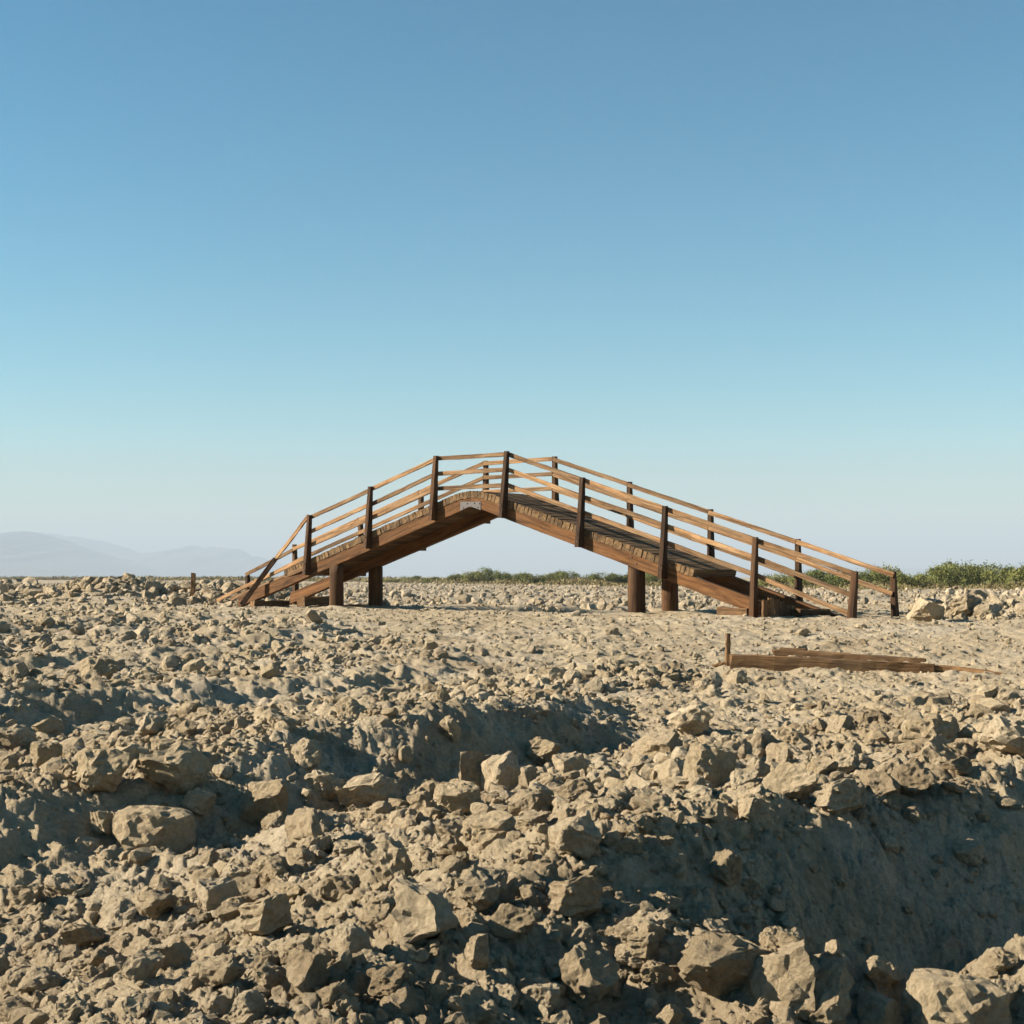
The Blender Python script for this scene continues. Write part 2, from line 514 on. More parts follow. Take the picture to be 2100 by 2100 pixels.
ridge('mountain', [(1350, 1183), (1500, 1176), (1650, 1170), (1750, 1163), (1850, 1166), (1980, 1160), (2150, 1152), (2400, 1150), (2700, 1183)],
      24000, 'faint low blue hills behind the green shrubs at right', 75)

# ------------------------------------------------------------------ boards
def board_mesh(length, w, d, seed=0, nseg=8, bev=0.008, rough=0.004, taper=(1, 1), ragged=0.0, wtaper=(1, 1)):
    """board along +X, width w along Y, depth d along Z, worn edges"""
    rs = np.random.RandomState(seed)
    sec = [(-1, -1, 1, 0), (-1, -1, 0, 1), (-1, 1, 0, 1), (-1, 1, 1, 0), (1, 1, 1, 0), (1, 1, 0, 1), (1, -1, 0, 1), (1, -1, 1, 0)]
    verts = []
    ph = rs.rand(4) * 6.28
    for i in range(nseg + 1):
        t = i / nseg
        kd = taper[0] + (taper[1] - taper[0]) * t
        kw = wtaper[0] + (wtaper[1] - wtaper[0]) * t
        by = rough * 0.8 * math.sin(t * 5 + ph[0]) ; bz = rough * 0.8 * math.sin(t * 4 + ph[1])
        for sy, sz, iy, iz in sec:
            yy = sy * (w / 2 * kw - (bev if iy else 0)) + by + rs.uniform(-rough, rough)
            zz = sz * (d / 2 * kd - (bev if iz else 0)) + bz + rs.uniform(-rough, rough)
            xx = t * length
            if i in (0, nseg): xx += rs.uniform(-1, 1) * ragged
            verts.append((xx, yy, zz))
    faces = []
    for i in range(nseg):
        a = i * 8; b2 = a + 8
        for k in range(8):
            k2 = (k + 1) % 8
            faces.append((a + k, b2 + k, b2 + k2, a + k2))
    faces.append(tuple(range(7, -1, -1))[::-1])
    faces.append(tuple(nseg * 8 + k for k in range(8))[::-1])
    me = bpy.data.meshes.new('board')
    me.from_pydata(verts, [], faces)
    bm = bmesh.new(); bm.from_mesh(me); bmesh.ops.recalc_face_normals(bm, faces=bm.faces); bm.to_mesh(me); bm.free()
    return me

def board(name, p0, p1, w, d, up, mat, parent, seed, **kw):
    """w is measured across (perpendicular to `up`), d along `up`"""
    p0 = Vector(p0); p1 = Vector(p1)
    x = (p1 - p0); L = x.length; x.normalize()
    z = Vector(up); z = (z - x * z.dot(x)).normalized()
    y = z.cross(x)
    M = Matrix((x, y, z)).transposed().to_4x4(); M.translation = p0
    return link_mesh(name, board_mesh(L, w, d, seed, **kw), mat, parent, M)

# ------------------------------------------------------------------ the footbridge
bridge = empty('footbridge', B(0, 0.9, GZ))
tag(bridge, 'weathered wooden arched footbridge with railings on four round piles', 'bridge')
MLs, MRs = 0.305, 0.325
ZP = CAMZ + 2.69
W = 1.8
def zt(u):
    if u < -1: return ZP + MLs * (u + 1)
    if u > 1: return ZP - MRs * (u - 1)
    return ZP
CRH = 0.6
def zdeck(u, drop=1.03, h=CRH):
    if u < -h: return ZP - drop + MLs * (u + 1)
    if u > h: return ZP - drop - MRs * (u - 1)
    a = ZP - drop + MLs * (-h + 1); c = ZP - drop - MRs * (h - 1)
    base = a + (c - a) * (u + h) / (2 * h)
    mm = (MLs + MRs) / 2
    return base + mm / 2 * (h - u * u / h)
def slope_vec(u, e=0.02):
    return (B(u + e, 0, zdeck(u + e)) - B(u - e, 0, zdeck(u - e))).normalized()
VDIR = Vector((ST, CT, 0))
BD = 0.15           # deck thickness
BH = 0.275          # beam depth
VB0, VB1 = 0.058, 0.208       # near beam across
VF0, VF1 = W - 0.208, W - 0.058

# beams: one curved-top piece per half and side
def beam(name, side, v0, v1, u_end, endcut, seed, lab=None):
    rs = np.random.RandomState(seed)
    us = np.concatenate([np.linspace(0, 0.7, 8)[:-1], np.linspace(0.7, abs(u_end), 22)]) * side
    org = B(0, (v0 + v1) / 2, zdeck(0) - BD)
    # local frame: X along the slope
    sl = -MRs if side > 0 else -MLs
    ax = (B(side, 0, sl) - B(0, 0, 0)).normalized()
    zz = Vector((0, 0, 1)); zz = (zz - ax * ax.z).normalized(); yy = zz.cross(ax)
    M = Matrix((ax, yy, zz)).transposed().to_4x4(); M.translation = org
    Mi = M.inverted()
    verts, faces = [], []
    for i, u in enumerate(us):
        ztop = zdeck(u) - BD - 0.004
        # sharp underside
        zb = (ZP - 1.03 + (MLs * (u + 1) if side < 0 else -MRs * (u - 1))) - BD - BH
        zb = min(zb, ztop - 0.20)
        if endcut and i > len(us) - 4:
            f = (i - (len(us) - 4)) / 3.0
            ztop = ztop - 0.0 * f
        b = 0.008
        for (vv, z0) in ((v0, zb + b), (v0, ztop - b), (v0 + b, ztop), (v1 - b, ztop), (v1, ztop - b), (v1, zb + b), (v1 - b, zb), (v0 + b, zb)):
            p = B(u, vv + rs.uniform(-.002, .002), z0 + rs.uniform(-.003, .003))
            verts.append(Mi @ p)
    n = len(us)
    for i in range(n - 1):
        for k in range(8):
            faces.append((i * 8 + k, i * 8 + (k + 1) % 8, (i + 1) * 8 + (k + 1) % 8, (i + 1) * 8 + k))
    faces.append(tuple(range(8))); faces.append(tuple((n - 1) * 8 + k for k in range(8))[::-1])
    me = bpy.data.meshes.new('beam'); me.from_pydata([tuple(v) for v in verts], [], faces)
    bm = bmesh.new(); bm.from_mesh(me); bmesh.ops.recalc_face_normals(bm, faces=bm.faces); bm.to_mesh(me); bm.free()
    o = link_mesh(name, me, MAT_BEAM, bridge, M)
    return o
beam('beam', -1, VB0, VB1, -7.55, True, 1)
beam('beam', 1, VB0, VB1, 7.05, True, 2)
beam('beam', -1, VF0, VF1, -7.3, True, 3)
beam('beam', 1, VF0, VF1, 8.6, True, 4)
# deck planks, set on edge, worn ends
PW = 0.104
plank_meshes = []
for s in range(10):
    plank_meshes.append(board_mesh(1.0, PW - 0.0025, BD, 300 + s, nseg=6, bev=0.006, rough=0.004, ragged=0.006))
u = -5.85
k = 0
while u < 5.62:
    sv = slope_vec(u)
    ztop = zdeck(u)
    v0 = VB0 - 0.012 + random.uniform(-0.006, 0.006); v1 = W - VB0 + 0.01 + random.uniform(-0.02, 0.02)
    nrm = VDIR.cross(sv).normalized()
    if nrm.z < 0: nrm = -nrm
    c = B(u, v0, ztop) - nrm * (BD / 2 + random.uniform(-0.004, 0.006))
    x = VDIR.copy(); z = nrm; y = z.cross(x)
    M = Matrix((x * (v1 - v0), y, z)).transposed().to_4x4()
    if random.random() < 0.5:
        pass
    M.translation = c
    if k < 1: pass
    me = random.choice(plank_meshes)
    link_mesh('deck_plank', me, MAT_PLANK, bridge, M)
    u += PW * math.cos(math.atan(0.315)) if abs(u) > CRH else PW
    k += 1

# posts
NEARV, FARV = 0.0, W
def post(u, far, ztop, zbot, seed, lean=0.0, w=0.10, d0=0.20, d1=0.09):
    v_in = 0.055
    # depth tapers from foot to head; the inner face stays upright
    L = ztop - zbot
    me = board_mesh(L, w, d0, seed, nseg=8, bev=0.008, rough=0.003, taper=(1, 1), wtaper=(1.06, 0.9))
    # shear the outer face
    for v in me.vertices:
        t = v.co.x / L
        dd = d0 + (d1 - d0) * t
        v.co.z = d0 / 2 - (d0 / 2 - v.co.z) * dd / d0
    x = Vector((CT * lean, -ST * lean, 1)).normalized()
    z = VDIR if not far else -VDIR      # +Z local is the inner face
    z = (z - x * z.dot(x)).normalized()
    y = z.cross(x)
    M = Matrix((x, y, z)).transposed().to_4x4()
    vc = (v_in - d0 / 2) if not far else (W - v_in + d0 / 2)
    M.translation = B(u, vc, zbot) - Vector((CT * lean, -ST * lean, 0)) * L * 0.5
    o = link_mesh('post', me, MAT_POST, bridge, M)
    return o
def bolt(p, nrm, parent, r=0.014, name='bolt'):
    bm = bmesh.new()
    bmesh.ops.create_cone(bm, cap_ends=True, segments=8, radius1=r, radius2=r * 0.8, depth=0.014)
    me = bpy.data.meshes.new('bolt'); bm.to_mesh(me); bm.free()
    M = nrm.to_track_quat('Z', 'Y').to_matrix().to_4x4(); M.translation = p + nrm * 0.006
    return link_mesh(name, me, MAT_BOLT, parent, M)

near_us = [-5, -3, -1, 1, 3, 5]
NB = -VDIR
for i, u in enumerate(near_us):
    zb = zt(u) - 1.40
    lean = [0.02, 0.03, 0.03, 0.045, 0.035, 0.03][i]
    p = post(u, False, zt(u) + 0.012, zb - 0.03, 20 + i, lean)
    for zz in (0.09, 0.24):
        bolt(B(u - lean * (0.7 - zz), 0.055 - 0.19, zb + zz) , NB, bridge)
post(7, False, zt(7) + 0.012, GZ - 0.25, 31, 0.02)
post(9, False, CAMZ + 0.10, GZ - 0.25, 32, 0.06, w=0.12)
post(-7.35, True, zt(-7.0) - 0.02, GZ - 0.3, 40, -0.01)
far_us = [-5, -3, -1, 1, 3, 5]
for i, u in enumerate(far_us):
    post(u, True, zt(u) + 0.012, zt(u) - 1.45, 50 + i, [-0.02, 0.0, 0.02, 0.01, 0.015, 0.015][i])
post(7, True, zt(7) + 0.012, GZ - 0.3, 61, 0.0)
post(9, True, zt(9) + 0.01, GZ - 0.3, 62, -0.02)
post(-9.15, True, CAMZ + 0.09, GZ - 0.2, 63, 0.0)

# rails: each run between posts is its own board
def rail(u0, u1, off0, off1, far, seed, e0=0.05, e1=0.05, z0=None, z1=None):
    a = zt(u0) - off0 if z0 is None else z0
    c = zt(u1) - off1 if z1 is None else z1
    v = 0.055 + 0.021 if not far else W - 0.055 - 0.021
    sgn = 1 if u1 > u0 else -1
    du = u1 - u0
    m_ = (c - a) / du
    p0 = B(u0 - e0 * sgn, v, a - m_ * e0 * sgn); p1 = B(u1 + e1 * sgn, v, c + m_ * e1 * sgn)
    return board('rail', p0, p1, 0.040, 0.092, (0, 0, 1), MAT_RAIL, bridge, seed, nseg=10, bev=0.005, rough=0.004, ragged=0.004)
offs = [0.046, 0.385, 0.715]
sd = 400
for j, o_ in enumerate(offs):
    seq = [-5, -3, -1, 1, 3, 5, 7]
    for a, c in zip(seq[:-1], seq[1:]):
        e = -0.004
        r0 = random.uniform(-0.006, 0.006); r1 = random.uniform(-0.006, 0.006)
        rail(a, c, o_ + r0, o_ + r1, False, sd, e, e); sd += 1
    # far side
    seqf = [-7.35, -5, -3, -1, 1, 3, 5, 7]
    for a, c in zip(seqf[:-1], seqf[1:]):
        rail(a, c, o_ + random.uniform(-0.006, 0.006), o_ + random.uniform(-0.006, 0.006), True, sd, -0.004, -0.004); sd += 1
# last bays, right
rail(7, 9, offs[0], 0, False, sd, -0.004, 0.0, z1=CAMZ + 0.05); sd += 1
rail(7, 9, offs[1], 0, False, sd, -0.004, -0.02, z1=CAMZ - 0.36); sd += 1
rail(7, 8.9, offs[2], 0, False, sd, -0.004, 0.0, z1=CAMZ - 0.68); sd += 1
rail(7, 9, offs[0], offs[0], True, sd, -0.004, 0.03); sd += 1
rail(7, 9, offs[1], offs[1] + 0.03, True, sd, -0.004, 0.0); sd += 1
# last bays, left: far side still up, the near side has come down
rail(-9.15, -7.35, 0, offs[0] + 0.02, True, sd, 0.0, -0.004, z0=CAMZ + 0.06); sd += 1
rail(-9.0, -7.35, 0, offs[1] + 0.02, True, sd, 0.0, -0.004, z0=CAMZ - 0.25); sd += 1
rail(-9.0, -7.35, 0, offs[2] + 0.02, True, sd, 0.0, -0.004, z0=CAMZ - 0.58); sd += 1
def pxp(px, py, y):
    d = pix_dir(px, py); t = y / d.y
    return Vector((d.x * t, y, CAMZ + d.z * t))
def nrail(px0, py0, y0, px1, py1, y1, seed, name='rail', w=0.040, d=0.092, mat=None):
    return board(name, pxp(px0, py0, y0), pxp(px1, py1, y1), w, d, (0, 0, 1), mat or MAT_RAIL, bridge, seed, nseg=10, bev=0.005, rough=0.005, ragged=0.006)
nrail(633, 1058, 35.12, 562, 1150, 36.1, sd); sd += 1                  # slipped top rail
nrail(628, 1143, 35.14, 446, 1231, 37.6, sd); sd += 1
nrail(626, 1164, 35.14, 474, 1229, 37.2, sd); sd += 1
nrail(623, 1172, 35.30, 500, 1232, 36.9, sd); sd += 1
broken = nrail(495, 1240, 36.05, 565, 1146, 36.0, sd, 'post', 0.10, 0.11, MAT_POST); sd += 1
broken['label'] = 'snapped railing post leaning over at the left end'

# apex gusset plates with bolts
def gusset(u0, u1, v, seed):
    verts = []
    zA = zdeck(0) - BD
    pts = [(-0.30, zA - 0.075), (0.28, zA - 0.09), (0.28, zA - 0.275), (0.0, zA - 0.19), (-0.05, zA - 0.19), (-0.30, zA - 0.275)]
    t = 0.007
    org = B(0, v, zA)
    bm = bmesh.new()
    f = [bm.verts.new(B(a, v - t, z) - org) for a, z in pts]
    g = [bm.verts.new(B(a, v, z) - org) for a, z in pts]
    bm.faces.new(f); bm.faces.new(g[::-1])
    for k in range(len(pts)):
        k2 = (k + 1) % len(pts)
        bm.faces.new((f[k2], f[k], g[k], g[k2]))
    bmesh.ops.recalc_face_normals(bm, faces=bm.faces)
    me = bpy.data.meshes.new('gusset'); bm.to_mesh(me); bm.free()
    o = link_mesh('gusset_plate', me, MAT_STEEL, bridge, Matrix.Translation(org))
    for a, z in ((-0.10, -0.12), (0.10, -0.12), (-0.22, -0.215), (0.20, -0.215), (0.24, -0.13)):
        bb = bolt(B(a, v - t, zA + z), NB, None, 0.017)
        mw = bb.matrix_world.copy(); bb.parent = o; bb.matrix_parent_inverse = Matrix.Translation(org).inverted(); bb.matrix_world = mw
    return o
gp = gusset(0, 0, VB0 - 0.004, 1)
gp['label'] = 'grey steel joint plate at the crown'

# piles
def pile(u, v, r, seed, zb_off=0.0):
    rs = np.random.RandomState(seed)
    ztop = zdeck(u, h=0.01) - BD - BH
    sl = MLs if u < 0 else -MRs
    zbot = GZ - 0.5
    n, mrow = 20, 9
    verts, faces = [], []
    wob = rs.uniform(-0.012, 0.012, n)
    for i in range(mrow):
        t = i / (mrow - 1)
        for k in range(n):
            a = k / n * 6.2832
            rad = r * (1.03 - 0.05 * t) + wob[k] + rs.uniform(-.004, .004)
            du = rad * math.cos(a); dv = rad * math.sin(a)
            z = zbot + (ztop + sl * du - 0.006 - zbot) * t
            # local: X runs up the pile
            verts.append((z - zbot, du, dv))
    for i in range(mrow - 1):
        for k in range(n):
            k2 = (k + 1) % n
            faces.append((i * n + k, i * n + k2, (i + 1) * n + k2, (i + 1) * n + k))
    faces.append(tuple(range(n))[::-1]); faces.append(tuple((mrow - 1) * n + k for k in range(n)))
    me = bpy.data.meshes.new('pile'); me.from_pydata(verts, [], faces)
    for p in me.polygons: p.use_smooth = len(p.vertices) == 4
    bm = bmesh.new(); bm.from_mesh(me); bmesh.ops.recalc_face_normals(bm, faces=bm.faces); bm.to_mesh(me); bm.free()
    M = Matrix((Vector((0, 0, 1)), Vector((CT, -ST, 0)), Vector((ST, CT, 0)))).transposed().to_4x4()
    M.translation = B(u, v, zbot)
    return link_mesh('pile', me, MAT_PILE, bridge, M)
pile(4.25, 0.15, 0.178, 1); pile(4.1, W - 0.15, 0.178, 2)
pile(-4.2, 0.15, 0.168, 3); pile(-4.35, W - 0.15, 0.168, 4)
for du in (-0.06, 0.05):
    bolt(B(4.25 + du, VB0, zdeck(4.25) - BD - 0.13 - du * 1.2), NB, bridge, 0.018)

# sills and bulkheads at the ends
def timber(name, p0, p1, w, d, seed, mat=MAT_OLD, rag=0.02, rough=0.012, nseg=6):
    return board(name, p0, p1, w, d, (0, 0, 1), mat, bridge, seed, nseg=nseg, bev=0.014, rough=rough, ragged=rag)
timber('sill_timber', B(-6.35, 1.05, GZ + 0.10), B(-6.35, 2.35, GZ + 0.10), 0.28, 0.30, 501)
timber('sill_timber', B(-7.0, 0.02, GZ + 0.04), B(-6.72, 0.9, GZ + 0.04), 0.30, 0.22, 502)
timber('sill_timber', B(-5.6, 0.9, GZ - 0.02), B(-5.0, 2.2, GZ - 0.02), 0.22, 0.16, 503)
timber('sill_timber', B(6.25, -0.02, GZ + 0.05), B(6.88, -0.02, GZ + 0.04), 0.16, 0.22, 504)
for k, v in enumerate(np.arange(-0.22, 1.05, 0.215)):
    hgt = [0.30, 0.33, 0.31, 0.27, 0.20, 0.16][k % 6]
    board('bulkhead_board', B(7.34, v, GZ - 0.25), B(7.34, v, GZ + hgt), 0.05, 0.20, VDIR, MAT_OLD, bridge, 520 + k, nseg=5, rough=0.006, ragged=0.03)
timber('sill_timber', B(7.5, 0.75, GZ + 0.03), B(7.75, 1.5, GZ + 0.02), 0.2, 0.2, 530)

# ------------------------------------------------------------------ stakes and loose timbers on the track
def single_board(name, p0, p1, w, d, up, mat, seed, label, cat, group=None, **kw):
    o = board(name, p0, p1, w, d, up, mat, None, seed, **kw)
    tag(o, label, cat, group)
    return o
sx, sy, sz = on_ground(1492, 1366)
single_board('stake', (sx - 0.012, sy, sz - 0.25), (sx + 0.012, sy, sz + 0.40), 0.062, 0.055, (1, 0, 0), MAT_OLD, 601,
             'short weathered wooden stake at the end of the half-buried beam', 'stake', nseg=10, rough=0.006, ragged=0.012)
px0 = on_ground(1500, 1369); px1 = on_ground(1916, 1376)
single_board('timber_beam', (px0[0], px0[1], px0[2] + 0.03), (px1[0], px1[1], px1[2] - 0.035), 0.10, 0.25, (0, 0, 1), MAT_OLD, 602,
             'long weathered beam half buried in the track beside the stake', 'beam', nseg=14, rough=0.008, ragged=0.03)
px2 = on_ground(2060, 1382)
TIMBERS = [(px0[0], px0[1], px1[0], px1[1]), (px1[0], px1[1], px2[0], px2[1])]
single_board('timber_plank', (px1[0] + 0.03, px1[1] + 0.05, px1[2] + 0.0), (px2[0], px2[1], px2[2] - 0.045), 0.09, 0.13, (0, 0, 1), MAT_OLD, 603,
             'short broken plank sinking into the soil at the right end of the long beam', 'plank', nseg=8, rough=0.01, ragged=0.03)
qa = on_ground(1586, 1345); qb = on_ground(1895, 1358)
single_board('timber_beam', (qa[0], qa[1], qa[2] + 0.01), (qb[0], qb[1], qb[2] - 0.02), 0.09, 0.15, (0, 0, 1), MAT_OLD, 604,
             'shorter weathered beam lying just behind the long half-buried beam', 'beam', nseg=12, rough=0.008, ragged=0.03)
TIMBERS.append((qa[0], qa[1], qb[0], qb[1]))
qa = on_ground(1599, 1341); qb = on_ground(1652, 1342)
single_board('board_scrap', (qa[0], qa[1], qa[2] + 0.07), (qb[0], qb[1], qb[2] + 0.06), 0.10, 0.035, (0, 0, 1), MAT_OLD, 605,
             'small reddish board scrap on top of the rear loose beam', 'board', nseg=6, rough=0.004, ragged=0.02)
qa = on_ground(1462, 1366); qb = on_ground(1486, 1366)
single_board('board_scrap', (qa[0], qa[1], qa[2] + 0.0), (qb[0], qb[1], qb[2] + 0.03), 0.05, 0.04, (0, 0, 1), MAT_OLD, 606,
             'tiny broken board end left of the short stake', 'board', nseg=6, rough=0.004, ragged=0.02)
sx, sy, sz = on_ground(395, 1233)
hh = 57 * sy / FPX
single_board('stake', (sx - 0.01, sy, sz - 0.3), (sx + 0.02, sy, sz + hh), 0.115, 0.11, (1, 0, 0), MAT_OLD, 607,
             'lone upright wooden stake in the soil left of the bridge', 'stake', nseg=10, rough=0.008, ragged=0.02)

# ------------------------------------------------------------------ clods
def clod_mesh(name, seed, sub, shape):
    rs = np.random.RandomState(seed)
    bm = bmesh.new()
    bmesh.ops.create_icosphere(bm, subdivisions=sub, radius=1.0)
    P = np.array([v.co[:] for v in bm.verts])
    if shape == 'blocky':
        k = np.array([1.0, 0.85, 0.75]); P = P / ((np.abs(P) ** 5).sum(1) ** 0.2)[:, None]; P *= k; ncut, lo, hi = 7, 0.72, 1.0
    elif shape == 'flat':
        k = np.array([1.0, 0.8, 0.42]); P *= k; ncut, lo, hi = 7, 0.50, 0.8
        P[:, 2] = np.clip(P[:, 2], -0.3, 0.3)
    elif shape == 'angular':
        k = np.array([1.0, 0.82, 0.78]); P *= k; ncut, lo, hi = 11, 0.42, 0.70
    else:
        k = np.array([1.0, 0.86, 0.75]); P *= k; ncut, lo, hi = 12, 0.46, 0.74
    for c in range(ncut):
        nn = rs.normal(size=3); nn /= np.linalg.norm(nn)
        d = rs.uniform(lo, hi) * (k @ np.abs(nn)) / np.abs(nn).sum()
        ex = np.maximum(0, P @ nn - d)
        P = P - np.outer(ex * 0.985, nn)
    nrm = P / np.linalg.norm(P, axis=1)[:, None]
    off = rs.rand(3) * 50
    P = P + nrm * (perlin3(P * 1.9 + off, seed) * 0.10 + perlin3(P * 4.3 + off, seed + 1) * (0.105 if shape != 'rounded' else 0.14))[:, None]
    P = P + nrm * (np.abs(perlin3(P * 6.0 + off, seed + 2)) * 0.10 + np.abs(perlin3(P * 13.0 + off, seed + 3)) * 0.055)[:, None]
    P -= (P.max(0) + P.min(0)) / 2
    P /= (P[:, 0].max() - P[:, 0].min())
    for v, p in zip(bm.verts, P): v.co = p
    me = bpy.data.meshes.new(name); bm.to_mesh(me); bm.free()
    me.materials.append(MAT_CLOD)
    return me
SHAPES = ['angular', 'blocky', 'rounded', 'flat']
big = {s: [clod_mesh('clod_' + s, 900 + 17 * i + 3 * SHAPES.index(s), 4, s) for i in range(4)] for s in SHAPES}
medm = {s: [clod_mesh('clod_m_' + s, 1300 + 17 * i + 3 * SHAPES.index(s), 3, s) for i in range(4)] for s in SHAPES}

def dims(me):
    co = np.empty(len(me.vertices) * 3); me.vertices.foreach_get('co', co); co = co.reshape(-1, 3)
    return co.max(0) - co.min(0)

